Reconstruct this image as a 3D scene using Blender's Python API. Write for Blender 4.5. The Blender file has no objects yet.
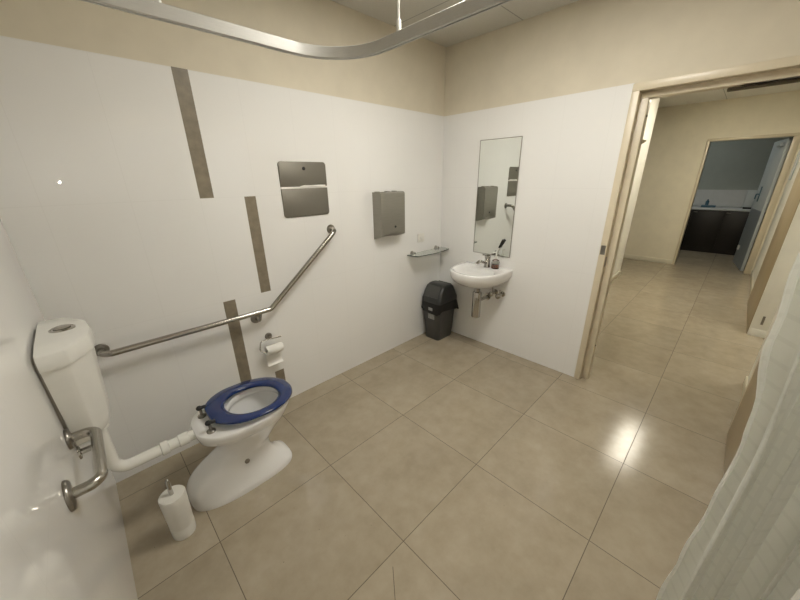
import bpy, bmesh, math, random
from mathutils import Vector, Matrix
random.seed(7)
PI = math.pi
scene = bpy.context.scene
COL = scene.collection

# ------------------------------------------------------------------ materials
def newmat(name):
    m = bpy.data.materials.new(name); m.use_nodes = True
    nt = m.node_tree
    return m, nt, nt.nodes['Principled BSDF']

def N(nt, typ, **kw):
    n = nt.nodes.new(typ)
    for k, v in kw.items():
        setattr(n, k, v)
    return n

def math_node(nt, op, a, b=None, c=None):
    n = nt.nodes.new('ShaderNodeMath'); n.operation = op
    for i, v in enumerate((a, b, c)):
        if v is None: continue
        if isinstance(v, (int, float)): n.inputs[i].default_value = v
        else: nt.links.new(v, n.inputs[i])
    return n.outputs[0]

def mix_col(nt, fac, a, b):
    n = nt.nodes.new('ShaderNodeMix'); n.data_type = 'RGBA'
    for sock, v in ((n.inputs[0], fac), (n.inputs[6], a), (n.inputs[7], b)):
        if isinstance(v, (int, float)): sock.default_value = v
        elif isinstance(v, (tuple, list)): sock.default_value = (*v[:3], 1)
        else: nt.links.new(v, sock)
    return n.outputs[2]

def mix_val(nt, fac, a, b):
    n = nt.nodes.new('ShaderNodeMix'); n.data_type = 'FLOAT'
    for sock, v in ((n.inputs[0], fac), (n.inputs[2], a), (n.inputs[3], b)):
        if isinstance(v, (int, float)): sock.default_value = v
        else: nt.links.new(v, sock)
    return n.outputs[0]

def noise(nt, scale, detail=4, rough=.55, coord=None):
    n = nt.nodes.new('ShaderNodeTexNoise')
    n.inputs['Scale'].default_value = scale; n.inputs['Detail'].default_value = detail
    n.inputs['Roughness'].default_value = rough
    if coord is None:
        coord = nt.nodes.new('ShaderNodeTexCoord').outputs['Object']
    nt.links.new(coord, n.inputs['Vector'])
    return n.outputs['Fac']

def ramp(nt, fac, stops):
    r = nt.nodes.new('ShaderNodeValToRGB'); e = r.color_ramp.elements
    while len(e) < len(stops): e.new(.5)
    for el, (p, c) in zip(e, stops):
        el.position = p; el.color = (*c, 1)
    nt.links.new(fac, r.inputs[0]); return r.outputs[0]

def add_bump(nt, b, h, strength, dist=.01):
    n = nt.nodes.new('ShaderNodeBump'); n.inputs['Strength'].default_value = strength
    n.inputs['Distance'].default_value = dist
    nt.links.new(h, n.inputs['Height']); nt.links.new(n.outputs[0], b.inputs['Normal'])

def plain(name, col, rough=.5, metal=0., var=.06, nscale=14., bump=0., bscale=120., coat=0., spec=.5, ior=1.5):
    """procedural material: base colour with a soft noise variation, optional bump"""
    m, nt, b = newmat(name)
    f = noise(nt, nscale)
    lo = tuple(max(0, c * (1 - var)) for c in col); hi = tuple(min(1, c * (1 + var)) for c in col)
    nt.links.new(ramp(nt, f, [(.3, lo), (.7, hi)]), b.inputs['Base Color'])
    b.inputs['Roughness'].default_value = rough; b.inputs['Metallic'].default_value = metal
    b.inputs['Coat Weight'].default_value = coat; b.inputs['Coat Roughness'].default_value = .05
    b.inputs['Specular IOR Level'].default_value = spec; b.inputs['IOR'].default_value = ior
    if bump: add_bump(nt, b, noise(nt, bscale, 3), bump, .002)
    return m

def line_mask(nt, coord, period, offset, half):
    """1 near coord = offset + k*period"""
    v = math_node(nt, 'SUBTRACT', coord, offset)
    v = math_node(nt, 'DIVIDE', v, period)
    v = math_node(nt, 'ADD', v, .5)
    v = math_node(nt, 'FRACT', v)
    v = math_node(nt, 'SUBTRACT', v, .5)
    v = math_node(nt, 'ABSOLUTE', v)
    return math_node(nt, 'LESS_THAN', v, half / period)

def floor_material():
    m, nt, b = newmat('stone_floor_tile')
    geo = nt.nodes.new('ShaderNodeNewGeometry')
    sep = nt.nodes.new('ShaderNodeSeparateXYZ'); nt.links.new(geo.outputs['Position'], sep.inputs[0])
    X, Y = sep.outputs[0], sep.outputs[1]
    gx = line_mask(nt, X, .6, -1.314, .0016); gy = line_mask(nt, Y, .6, -.749, .0016)
    g = math_node(nt, 'MAXIMUM', gx, gy)
    # diagonal cuts of the graded tiles by the shower
    def seg(p, q):
        d = Vector((q[0] - p[0], q[1] - p[1])); L = d.length; d /= L
        dx = math_node(nt, 'SUBTRACT', X, p[0]); dy = math_node(nt, 'SUBTRACT', Y, p[1])
        al = math_node(nt, 'ADD', math_node(nt, 'MULTIPLY', dx, d.x), math_node(nt, 'MULTIPLY', dy, d.y))
        pe = math_node(nt, 'ABSOLUTE', math_node(nt, 'SUBTRACT', math_node(nt, 'MULTIPLY', dx, d.y), math_node(nt, 'MULTIPLY', dy, d.x)))
        a = math_node(nt, 'GREATER_THAN', al, 0.); c = math_node(nt, 'LESS_THAN', al, L)
        e = math_node(nt, 'LESS_THAN', pe, .0014)
        return math_node(nt, 'MULTIPLY', math_node(nt, 'MULTIPLY', a, c), e)
    for p, q in (((-2.02, -1.39), (-2.19, -1.60)),):
        g = math_node(nt, 'MAXIMUM', g, seg(p, q))
    # tile index -> small tone shift and a random texture offset
    ix = math_node(nt, 'FLOOR', math_node(nt, 'DIVIDE', math_node(nt, 'SUBTRACT', X, -1.314), .6))
    iy = math_node(nt, 'FLOOR', math_node(nt, 'DIVIDE', math_node(nt, 'SUBTRACT', Y, -.749), .6))
    cmb = nt.nodes.new('ShaderNodeCombineXYZ'); nt.links.new(ix, cmb.inputs[0]); nt.links.new(iy, cmb.inputs[1])
    wn = nt.nodes.new('ShaderNodeTexWhiteNoise'); wn.noise_dimensions = '3D'; nt.links.new(cmb.outputs[0], wn.inputs['Vector'])
    va = nt.nodes.new('ShaderNodeVectorMath'); va.operation = 'MULTIPLY_ADD'
    nt.links.new(wn.outputs['Color'], va.inputs[0]); va.inputs[1].default_value = (9, 9, 9)
    nt.links.new(geo.outputs['Position'], va.inputs[2])
    n1 = noise(nt, 2.6, 6, .6, va.outputs[0]); n2 = noise(nt, 11, 5, .65, va.outputs[0]); n3 = noise(nt, 70, 2, .5, va.outputs[0])
    base = ramp(nt, n1, [(.3, (.325, .272, .195)), (.55, (.385, .327, .24)), (.75, (.425, .367, .28))])
    base = mix_col(nt, .35, base, ramp(nt, n2, [(.35, (.30, .25, .178)), (.65, (.43, .372, .28))]))
    speck = math_node(nt, 'GREATER_THAN', n3, .80)
    base = mix_col(nt, math_node(nt, 'MULTIPLY', speck, .8), base, (.10, .075, .05))
    tone = math_node(nt, 'ADD', math_node(nt, 'MULTIPLY', wn.outputs['Value'], .08), .96)
    hs = nt.nodes.new('ShaderNodeHueSaturation'); nt.links.new(tone, hs.inputs['Value']); nt.links.new(base, hs.inputs['Color'])
    colr = mix_col(nt, g, hs.outputs[0], (.13, .105, .075))
    nt.links.new(colr, b.inputs['Base Color'])
    r = .15
    nt.links.new(mix_val(nt, g, r, .8), b.inputs['Roughness']); b.inputs['Specular IOR Level'].default_value = .27
    h = math_node(nt, 'SUBTRACT', math_node(nt, 'MULTIPLY', n2, .05), math_node(nt, 'MULTIPLY', g, 1.))
    add_bump(nt, b, h, .12, .003)
    return m

def wall_tile_material(axis, voff):
    m, nt, b = newmat('white_wall_tile')
    geo = nt.nodes.new('ShaderNodeNewGeometry')
    sep = nt.nodes.new('ShaderNodeSeparateXYZ'); nt.links.new(geo.outputs['Position'], sep.inputs[0])
    gv = line_mask(nt, sep.outputs[axis], .3, voff, .0009)
    gh = line_mask(nt, sep.outputs[2], .6, .2755, .0011)
    g = math_node(nt, 'MAXIMUM', gv, gh)
    n1 = noise(nt, 1.6, 3, .5, geo.outputs['Position'])
    base = ramp(nt, n1, [(.3, (.82, .81, .785)), (.7, (.84, .83, .805))])
    nt.links.new(mix_col(nt, math_node(nt, 'MULTIPLY', g, .16), base, (.55, .54, .50)), b.inputs['Base Color'])
    b.inputs['Roughness'].default_value = .015; b.inputs['IOR'].default_value = 1.72
    return m

def paint(name, col, bump=.12):
    return plain(name, col, rough=.75, var=.035, nscale=6, bump=bump, bscale=260, spec=.25)

def ceiling_material(name, col, period_x, off_x, period_y, off_y):
    m, nt, b = newmat(name)
    geo = nt.nodes.new('ShaderNodeNewGeometry')
    sep = nt.nodes.new('ShaderNodeSeparateXYZ'); nt.links.new(geo.outputs['Position'], sep.inputs[0])
    g = math_node(nt, 'MAXIMUM', line_mask(nt, sep.outputs[0], period_x, off_x, .004), line_mask(nt, sep.outputs[1], period_y, off_y, .004))
    f = noise(nt, 90, 4, .7, geo.outputs['Position'])
    base = ramp(nt, f, [(.3, tuple(c * .94 for c in col)), (.7, col)])
    nt.links.new(mix_col(nt, g, base, tuple(c * .55 for c in col)), b.inputs['Base Color'])
    b.inputs['Roughness'].default_value = .9
    add_bump(nt, b, f, .15, .002)
    return m

def brushed(name, col, rough, stretch=(1, 1, 60), metal=1.):
    m, nt, b = newmat(name)
    tc = nt.nodes.new('ShaderNodeTexCoord'); mp = nt.nodes.new('ShaderNodeMapping')
    mp.inputs['Scale'].default_value = stretch
    nt.links.new(tc.outputs['Object'], mp.inputs[0])
    f = noise(nt, 12, 3, .6, mp.outputs[0])
    nt.links.new(ramp(nt, f, [(.3, tuple(c * .88 for c in col)), (.7, col)]), b.inputs['Base Color'])
    nt.links.new(mix_val(nt, f, rough * .85, rough * 1.2), b.inputs['Roughness'])
    b.inputs['Metallic'].default_value = metal
    return m

def curtain_material():
    m, nt, b = newmat('woven_curtain_cloth')
    uv = nt.nodes.new('ShaderNodeTexCoord').outputs['UV']
    sep = nt.nodes.new('ShaderNodeSeparateXYZ'); nt.links.new(uv, sep.inputs[0])
    def tri(c, per):
        v = math_node(nt, 'FRACT', math_node(nt, 'DIVIDE', c, per))
        return math_node(nt, 'ABSOLUTE', math_node(nt, 'SUBTRACT', v, .5))
    a = math_node(nt, 'GREATER_THAN', tri(sep.outputs[0], .040), .12)
    c = math_node(nt, 'GREATER_THAN', tri(sep.outputs[1], .050), .10)
    cell = math_node(nt, 'MULTIPLY', a, c)                    # raised woven cells
    rib = math_node(nt, 'GREATER_THAN', tri(sep.outputs[1], .009), .22)
    n = noise(nt, 60, 3)
    col = mix_col(nt, cell, (.79, .79, .73), (.83, .83, .77))
    nt.links.new(col, b.inputs['Base Color'])
    b.inputs['Roughness'].default_value = .36
    b.inputs['Sheen Weight'].default_value = .15
    h = math_node(nt, 'ADD', math_node(nt, 'MULTIPLY', cell, .8), math_node(nt, 'MULTIPLY', rib, .25))
    add_bump(nt, b, math_node(nt, 'ADD', h, math_node(nt, 'MULTIPLY', n, .2)), .5, .003)
    tr = nt.nodes.new('ShaderNodeBsdfTranslucent'); tr.inputs['Color'].default_value = (.74, .74, .67, 1)
    tp = nt.nodes.new('ShaderNodeBsdfTransparent')
    m1 = nt.nodes.new('ShaderNodeMixShader'); m1.inputs[0].default_value = .35
    nt.links.new(b.outputs[0], m1.inputs[1]); nt.links.new(tr.outputs[0], m1.inputs[2])
    m2 = nt.nodes.new('ShaderNodeMixShader')
    nt.links.new(mix_val(nt, cell, .06, .04), m2.inputs[0])
    nt.links.new(m1.outputs[0], m2.inputs[1]); nt.links.new(tp.outputs[0], m2.inputs[2])
    nt.links.new(m2.outputs[0], nt.nodes['Material Output'].inputs['Surface'])
    return m

def glass_material(name, col, rough=0.02):
    m, nt, b = newmat(name)
    f = noise(nt, 8)
    nt.links.new(ramp(nt, f, [(.3, tuple(c * .97 for c in col)), (.7, col)]), b.inputs['Base Color'])
    b.inputs['Roughness'].default_value = rough
    b.inputs['Transmission Weight'].default_value = 1.; b.inputs['IOR'].default_value = 1.48
    return m

def emit_material(name, col, strength):
    m, nt, b = newmat(name)
    f = noise(nt, 5)
    nt.links.new(ramp(nt, f, [(.2, tuple(c * .97 for c in col)), (.8, col)]), b.inputs['Emission Color'])
    b.inputs['Emission Strength'].default_value = strength
    b.inputs['Base Color'].default_value = (.8, .8, .8, 1)
    return m

M = dict(
    floor=floor_material(),
    tileA=wall_tile_material(0, -2.095), tileB=wall_tile_material(1, -.149), tileC=wall_tile_material(1, -.149),
    beige=paint('beige_wall_paint', (.68, .62, .495)),
    hallbeige=paint('corridor_wall_paint', (.82, .76, .61)),
    hallwhite=paint('white_corridor_paint', (.84, .82, .74)),
    ceil=ceiling_material('ceiling_panel', (.62, .60, .54), 1.2, -.60, 1.2, -.672),
    ceil2=ceiling_material('corridor_ceiling_tile', (.84, .82, .75), 1.8, 3.4, 1.2, -1.52),
    frame=plain('cream_gloss_frame', (.66, .58, .43), rough=.32, var=.03),
    strip=plain('taupe_accent_tile', (.225, .19, .135), rough=.35, var=.16, nscale=22, bump=.05),
    porcelain=plain('white_vitreous_china', (.80, .79, .77), rough=.04, var=.01, coat=.5, ior=1.6),
    plastic=plain('white_gloss_plastic', (.78, .77, .72), rough=.24, var=.02),
    plasticmatt=plain('white_satin_plastic', (.72, .70, .64), rough=.4, var=.03),
    blue=plain('navy_blue_seat_plastic', (.004, .022, .115), rough=.08, var=.08, coat=.35),
    steel=brushed('satin_stainless_steel', (.44, .42, .38), .24),
    darksteel=brushed('aged_steel_flange', (.30, .28, .25), .3),
    panelsteel=brushed('brushed_steel_panel', (.22, .205, .17), .55, (60, 60, 1), .6),
    dispsteel=brushed('grey_steel_casing', (.33, .315, .275), .42, (1, 1, 20), .75),
    chrome=brushed('polished_chrome', (.52, .505, .475), .10),
    alu=brushed('anodised_aluminium', (.62, .61, .58), .4, (3, 3, 90), .55),
    bin=plain('charcoal_bin_plastic', (.058, .058, .056), rough=.42, var=.1),
    binlid=plain('black_bin_lid_plastic', (.030, .031, .031), rough=.4, var=.1),
    bag=plain('black_bin_bag_film', (.003, .003, .0032), rough=.42, var=.2, bump=.6, bscale=40),
    label=plain('grey_sticker', (.30, .30, .30), rough=.6, var=.2, nscale=60),
    paper=plain('white_tissue_paper', (.82, .80, .75), rough=.9, var=.03, bump=.2),
    glass=glass_material('green_tinted_glass', (.86, .92, .89)),
    clear=glass_material('clear_plastic_bottle', (.93, .93, .90), .05),
    soap=plain('amber_liquid_soap', (.16, .05, .025), rough=.2, var=.1),
    black=plain('black_rubber', (.01, .01, .01), rough=.5),
    mirror=None,
    tan=plain('tan_door_and_shaded_wall', (.36, .285, .175), rough=.4, var=.06, nscale=5),  # door laminate, also the painted shade on the corridor right wall
    greydoor=plain('pale_grey_door_paint', (.56, .60, .61), rough=.4, var=.03),
    kick=plain('grey_kick_panel', (.25, .28, .30), rough=.35, var=.04),
    cab=plain('dark_brown_cabinet_board', (.012, .009, .008), rough=.4, var=.15),
    bench=plain('white_laminate_benchtop', (.60, .61, .61), rough=.3, var=.03),
    greywall=paint('grey_blue_wall_paint', (.40, .425, .39)),
    bluebottle=plain('blue_plastic', (.05, .12, .17), rough=.3),
    curtain=curtain_material(),
    lamp=emit_material('bathroom_light_diffuser', (1., .965, .885), 28.),
    lamp2=emit_material('corridor_light_diffuser', (1., .94, .79), 31.),
    lamp4=emit_material('side_room_light_diffuser', (1., .95, .82), 15.),
    lamp3=emit_material('kitchen_light_diffuser', (.96, 1., .97), 5.5),
    glassedge=plain('dark_green_glass_edge', (.06, .085, .07), rough=.2, var=.1),
    slot=plain('brown_closer_casing', (.12, .095, .055), rough=.5),
    skirt=plain('cream_skirting_paint', (.70, .65, .52), rough=.4, var=.03),
)
m, nt, b = newmat('silvered_mirror')
nt.links.new(ramp(nt, noise(nt, 3), [(.3, (.80, .83, .80)), (.7, (.83, .86, .83))]), b.inputs['Base Color'])
b.inputs['Metallic'].default_value = 1.; b.inputs['Roughness'].default_value = .012
M['mirror'] = m

# ------------------------------------------------------------------ mesh helpers
def bm_new(): return bmesh.new()

def add_box(bm, lo, hi, bevel=0., segs=2, rot=None, pivot=None):
    lo = Vector(lo); hi = Vector(hi); c = (lo + hi) / 2; s = hi - lo
    t = bmesh.new(); bmesh.ops.create_cube(t, size=1.)
    for v in t.verts: v.co = Vector((v.co.x * s.x, v.co.y * s.y, v.co.z * s.z)) + c
    if bevel > 0:
        bmesh.ops.bevel(t, geom=list(t.edges), offset=min(bevel, min(s) * .49), segments=segs, affect='EDGES', profile=.5)
    if rot is not None:
        p = Vector(pivot) if pivot is not None else c
        for v in t.verts: v.co = rot @ (v.co - p) + p
    merge(bm, t)

def merge(bm, t):
    mp = {}
    for v in t.verts: mp[v] = bm.verts.new(v.co)
    for f in t.faces:
        try: bm.faces.new([mp[v] for v in f.verts])
        except ValueError: pass
    t.free()

def add_loft(bm, rings, cap0=True, cap1=True, closed=True):
    vr = [[bm.verts.new(p) for p in r] for r in rings]
    n = len(vr[0])
    for a, c in zip(vr, vr[1:]):
        for i in range(n if closed else n - 1):
            j = (i + 1) % n
            bm.faces.new((a[i], a[j], c[j], c[i]))
    if cap0: bm.faces.new(list(reversed(vr[0])))
    if cap1: bm.faces.new(vr[-1])
    return vr

def fillet(pts, r, n=8):
    pts = [Vector(p) for p in pts]; out = [pts[0]]
    for a, c, e in zip(pts, pts[1:], pts[2:]):
        u = (a - c).normalized(); w = (e - c).normalized(); ang = u.angle(w)
        if ang > PI - .01: out.append(c); continue
        d = min(r / math.tan(ang / 2), (a - c).length * .49, (e - c).length * .49); rr = d * math.tan(ang / 2)
        cen = c + (u + w).normalized() * (rr / math.sin(ang / 2))
        p0 = c + u * d; p1 = c + w * d
        for k in range(n + 1):
            q = (p0 - cen).lerp(p1 - cen, k / n).normalized() * rr + cen
            out.append(q)
    out.append(pts[-1]); return out

def add_tube(bm, pts, r, n=16, caps=True, profile=None, upv=None):
    pts = [Vector(p) for p in pts]
    if not isinstance(r, (list, tuple)): r = [r] * len(pts)
    tans = []
    for i in range(len(pts)):
        a = pts[max(i - 1, 0)]; c = pts[min(i + 1, len(pts) - 1)]
        tans.append((c - a).normalized())
    up = Vector(upv) if upv else (Vector((0, 0, 1)) if abs(tans[0].z) < .9 else Vector((1, 0, 0)))
    rings = []
    side = tans[0].cross(up).normalized()
    for p, t, rr in zip(pts, tans, r):
        if upv: side = t.cross(Vector(upv)).normalized()
        else: side = (side - t * side.dot(t)).normalized()
        u = side.cross(t).normalized()
        if profile: rings.append([p + side * a + u * c for a, c in profile])
        else: rings.append([p + side * (rr * math.cos(2 * PI * k / n)) + u * (rr * math.sin(2 * PI * k / n)) for k in range(n)])
    add_loft(bm, rings, caps, caps)

def add_lathe(bm, prof, origin, axis=(0, 0, 1), n=32, cap0=True, cap1=True):
    """prof: (radius, height) pairs along the axis"""
    ax = Vector(axis).normalized(); o = Vector(origin)
    a = ax.orthogonal().normalized(); c = ax.cross(a)
    add_loft(bm, [[o + ax * h + a * (r * math.cos(2 * PI * k / n)) + c * (r * math.sin(2 * PI * k / n)) for k in range(n)] for r, h in prof], cap0, cap1)

def add_sphere(bm, c, r, seg=16):
    t = bmesh.new(); bmesh.ops.create_uvsphere(t, u_segments=seg, v_segments=seg // 2, radius=1)
    r = r if isinstance(r, (tuple, list)) else (r, r, r)
    for v in t.verts: v.co = Vector((v.co.x * r[0] + c[0], v.co.y * r[1] + c[1], v.co.z * r[2] + c[2]))
    merge(bm, t)

def round_rect(w, h, r, n=6):
    """outline of a rounded rectangle centred on 0"""
    out = []
    for cx, cy, a0 in ((w / 2 - r, h / 2 - r, 0), (-w / 2 + r, h / 2 - r, PI / 2), (-w / 2 + r, -h / 2 + r, PI), (w / 2 - r, -h / 2 + r, 3 * PI / 2)):
        for k in range(n + 1):
            a = a0 + PI / 2 * k / n
            out.append((cx + r * math.cos(a), cy + r * math.sin(a)))
    return out

def obj(name, bm, mat, parent=None, smooth=40, origin=None):
    bmesh.ops.remove_doubles(bm, verts=list(bm.verts), dist=1e-6)
    bmesh.ops.recalc_face_normals(bm, faces=list(bm.faces))
    me = bpy.data.meshes.new(name); 
    if origin is not None:
        for v in bm.verts: v.co -= Vector(origin)
    bm.to_mesh(me); bm.free()
    me.materials.append(mat)
    if smooth:
        me.polygons.foreach_set('use_smooth', [True] * len(me.polygons))
        me.set_sharp_from_angle(angle=math.radians(smooth))
    o = bpy.data.objects.new(name, me); COL.objects.link(o)
    if origin is not None: o.location = origin
    if parent is not None:
        o.parent = parent
        if parent.type == 'EMPTY' or parent.location.length > 0:
            o.matrix_parent_inverse = world_of(parent).inverted()
    return o

def world_of(o):
    mm = Matrix.LocRotScale(o.location, o.rotation_euler, o.scale)
    return mm if o.parent is None else world_of(o.parent) @ o.matrix_parent_inverse @ mm

def thing(name, label, cat, loc, group=None):
    o = bpy.data.objects.new(name, None); COL.objects.link(o)
    o.empty_display_size = .05; o.location = loc
    o['label'] = label; o['category'] = cat
    if group: o['group'] = group
    return o

def tag(o, label, cat, group=None):
    o['label'] = label; o['category'] = cat
    if group: o['group'] = group
    return o

def struct(name, bm, mat, parent=None, smooth=0):
    o = obj(name, bm, mat, parent, smooth)
    if parent is None: o['kind'] = 'structure'
    return o

def boxes(*specs):
    bm = bm_new()
    for s in specs: add_box(bm, *s)
    return bm

# ------------------------------------------------------------------ the room
W = 2.821          # toilet wall at x = -W
YD = -2.40         # wall behind the curtain
HT, HC = 2.078, 2.595
HH = 2.63          # corridor ceiling

struct('floor', boxes(((-W - .12, -3.75, -.1), (7.45, 1.2, 0.))), M['floor'])
struct('ceiling', boxes(((-W - .12, -2.53, HC), (.05, .12, HC + .08))), M['ceil'])

wb = struct('wall_back', boxes(((-W - .12, .010, -.1), (.12, .12, HC))), M['beige'])
struct('tile_cladding', boxes(((-W, 0., 0.), (0.0, .010, HT))), M['tileA'], wb)
def accent(x0, x1, z0, z1):
    struct('accent_strip', boxes(((x0, -.0008, z0), (x1, .006, z1))), M['strip'], wb)
accent(-2.096, -2.026, 1.477, HT + .0006); accent(-1.863, -1.797, .875, 1.4755)
accent(-2.096, -2.026, .277, .8745); accent(-1.863, -1.797, 0.0, .272)

wr = struct('wall_right', boxes(((.010, -1.445, -.1), (.10, .010, HC + .1)), ((.010, YD - .12, 2.07), (.10, -1.445, HC + .1))), M['beige'])
struct('tile_cladding', boxes(((0., -1.442, 0.), (.010, 0.0, HT))), M['tileB'], wr)

wl = struct('wall_left', boxes(((-W - .12, YD - .12, -.1), (-W - .010, .010, HC))), M['beige'])
struct('tile_cladding', boxes(((-W - .010, YD, 0.), (-W, 0., HT))), M['tileC'], wl)
wf = struct('wall_front', boxes(((-W - .010, YD - .12, -.1), (.010, YD - .010, HC))), M['beige'])
struct('tile_cladding', boxes(((-W, YD - .010, 0.), (0., YD, HT))), M['tileA'], wf)

# door frame of the bathroom doorway (pressed steel, rebate on the bathroom side)
J0, J1 = -1.440, -2.395
bm = bm_new()
def frame_profile(bm):
    # face flange, rebate and stop, swept as boxes: left jamb, right jamb, head
    add_box(bm, (-.014, J0 - .042, 0), (.045, J0, 2.030), .003)
    add_box(bm, (.0405, J0 - .085, 0), (.112, J0, 1.995), .003)
    add_box(bm, (-.014, J1, 2.030), (.045, J0, 2.072), .003)
    add_box(bm, (.0405, J1, 1.995), (.112, J0, 2.072), .003)
    add_box(bm, (.0405, J1, 0), (.112, J1 + .030, 1.995), .003)
frame_profile(bm)
df = struct('trim_1', bm, M['frame'], smooth=40)
struct('strike_plate', boxes(((.004, J0 - .0435, .945), (.038, J0 - .0415, 1.015), .0005)), M['darksteel'], df)
struct('strike_plate', boxes(((-.0155, J0 - .036, 1.035), (-.0135, J0 - .006, 1.10), .0005)), M['darksteel'], df)
bm = bm_new(); add_loft(bm, [[(.100, J0 - .084, z) for z in (1.742, 1.772, 1.765)], [(.105, J0 - .108, z) for z in (1.757, 1.764, 1.762)]])
obj('hold_open_catch', bm, M['frame'], df)
bm = boxes(((.115, -2.36, 1.980), (.140, -1.862, 2.000), .006)); 
struct('closer_track', bm, M['slot'], df, 40)
for zz in (.30, 1.90):
    bm = bm_new(); add_lathe(bm, [(.006, 0), (.007, .003), (.003, .004)], (.075, J0 - .085, zz), (0, -1, 0), 12); obj('buffer', bm, M['black'], df)

# the bathroom door, open against the wall behind the curtain
d1 = struct('door_1', boxes(((-.915, YD + .008, .012), (-.02, YD + .045, 2.02), .003)), M['tan'], smooth=40)
bm = bm_new(); add_tube(bm, fillet([(-.85, YD + .045, 1.0), (-.85, YD + .092, 1.0), (-.74, YD + .092, 1.0)], .02), .009); add_lathe(bm, [(.026, 0), (.026, .008), (.02, .010)], (-.85, YD + .045, 1.0), (0, 1, 0), 24)
obj('door_handle', bm, M['steel'], d1)

# ------------------------------------------------------------------ corridor
XE = 5.05
DY0, DY1 = -1.47, -2.362       # far doorway
bm = bm_new()
add_box(bm, (XE, DY0, 0), (XE + .12, 1.0, HH)); add_box(bm, (XE, DY1, 2.05), (XE + .12, DY0, HH)); add_box(bm, (XE, -2.56, 0), (XE + .12, DY1, HH))
struct('wall_corridor_end', bm, M['hallbeige'])
bm = bm_new()
add_box(bm, (XE - .014, DY0, 0), (XE + .13, DY0 + .042, 2.043), .003); add_box(bm, (XE - .014, DY1 - .075, 0), (XE + .13, DY1, 2.043), .003)
add_box(bm, (XE - .014, DY1 - .075, 2.043), (XE + .13, DY0 + .042, 2.085), .003)
struct('trim_2', bm, M['frame'], smooth=40)
struct('baseboard_corridor_end', boxes(((XE - .012, DY0 + .042, 0), (XE, 1.0, .075), .003)), M['skirt'], smooth=40)
struct('wall_corridor_left', boxes(((.10, -.92, 0), (3.62, -.80, HH))), M['hallwhite'])
struct('baseboard_corridor_left', boxes(((.10, -.932, 0), (3.62, -.92, .075), .003), ((3.62, -.932, 0), (3.632, -.80, .075), .003)), M['skirt'], smooth=40)
struct('wall_corridor_back', boxes(((.10, 1.0, 0), (XE + .12, 1.1, HH))), M['hallwhite'])
# right hand side: white section, wall section with its shade painted as tan and a cream doorway edge
struct('wall_corridor_right', boxes(((3.30, -2.56, 0), (XE, -2.46, HH)), ((.113, -2.53, 0), (.82, -2.43, HH)), ((.82, -2.53, 2.10), (3.30, -2.455, HH))), M['hallwhite'])
struct('baseboard_corridor_right', boxes(((3.30, -2.46, 0), (XE - .016, -2.448, .075), .003), ((.115, -2.43, 0), (.82, -2.418, .075), .003)), M['skirt'], smooth=40)
ws = struct('wall_shaded_tan', boxes(((2.06, -2.45, .0), (3.30, -2.425, 2.10), .003)), M['tan'], smooth=40)
t3 = struct('trim_3', boxes(((2.035, -2.56, 0), (2.06, -2.43, 2.10), .003), ((2.06, -2.56, 0), (3.30, -2.45, 2.10)), ((2.029, -2.56, 0), (2.035, -2.44, .075), .002)), M['hallwhite'], smooth=40)
struct('strike_plate', boxes(((2.031, -2.508, .13), (2.0345, -2.490, .22), .0005)), M['darksteel'], t3)
struct('wall_side_room', boxes(((.10, -3.75, 0), (3.5, -3.65, HH)), ((.0, -3.75, 0), (.10, -2.53, HH)), ((3.5, -3.75, 0), (3.6, -2.56, HH))), M['hallwhite'])
struct('ceiling_corridor', boxes(((.10, -3.75, HH), (XE + .12, 1.1, HH + .06))), M['ceil2'])

# far kitchenette
XK = 7.25
struct('wall_kitchen', boxes(((XK, -3.0, 0), (XK + .1, .4, HH)), ((XE + .12, .3, 0), (XK, .4, HH)), ((XE + .12, -3.1, 0), (XK, -3.0, HH))), M['greywall'])
struct('ceiling_kitchen', boxes(((XE + .12, -3.1, HH), (XK + .1, .4, HH + .06))), M['greywall'])
struct('trim_4', boxes(((XK - .010, -2.9, .90), (XK, .2, 1.235))), M['bench'])
kc = thing('kitchen_cabinet', 'dark brown low cabinet run under the white worktop in the far room', 'cabinet', (6.95, -1.6, 0))
obj('carcass', boxes(((6.68, -2.9, .09), (XK - .011, .2, .858)), ((6.72, -2.9, 0), (XK - .011, .2, .09))), M['cab'], kc, 0)
for k in range(6):
    y0 = -2.88 + k * .5
    dd = obj('door', boxes(((6.660, y0 + .003, .10), (6.679, y0 + .497, .85), .002)), M['cab'], kc, 40)
    obj('handle', boxes(((6.645, y0 + .42, .81), (6.660, y0 + .48, .822), .003)), M['darksteel'], dd, 40)
o = obj('worktop', boxes(((6.64, -2.9, .860), (XK - .012, .2, .893), .004)), M['bench'], None, 40); tag(o, 'white worktop on the dark cabinets in the far room', 'worktop')
bt = thing('dish_caddy', 'small dark blue caddy at the left end of the far worktop', 'caddy', (7.0, -1.56, .893))
obj('tray', boxes(((6.93, -1.70, .894), (7.08, -1.47, .935), .008)), M['bluebottle'], bt, 40)
bm = bm_new(); add_lathe(bm, [(.028, 0), (.028, .075), (.012, .095), (.012, .115)], (7.0, -1.55, .935), n=16); obj('bottle', bm, M['bluebottle'], bt)
ap = thing('hot_water_urn', 'pale grey box-shaped urn at the right end of the far worktop', 'urn', (6.95, -2.14, .893))
obj('casing', boxes(((6.86, -2.26, .925), (7.04, -2.09, 1.24), .012)), M['greydoor'], ap, 40)
obj('base', boxes(((6.87, -2.25, .8935), (7.03, -2.10, .925), .006)), M['black'], ap, 40)
d2 = struct('door_2', boxes(((XE + .135, DY1 + .004, .01), (XE + .96, DY1 + .042, 2.03), .003)), M['greydoor'], smooth=40)
obj('kick_panel', boxes(((XE + .14, DY1 + .0425, .02), (XE + .955, DY1 + .045, .98), .001)), M['kick'], d2, 0)
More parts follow.
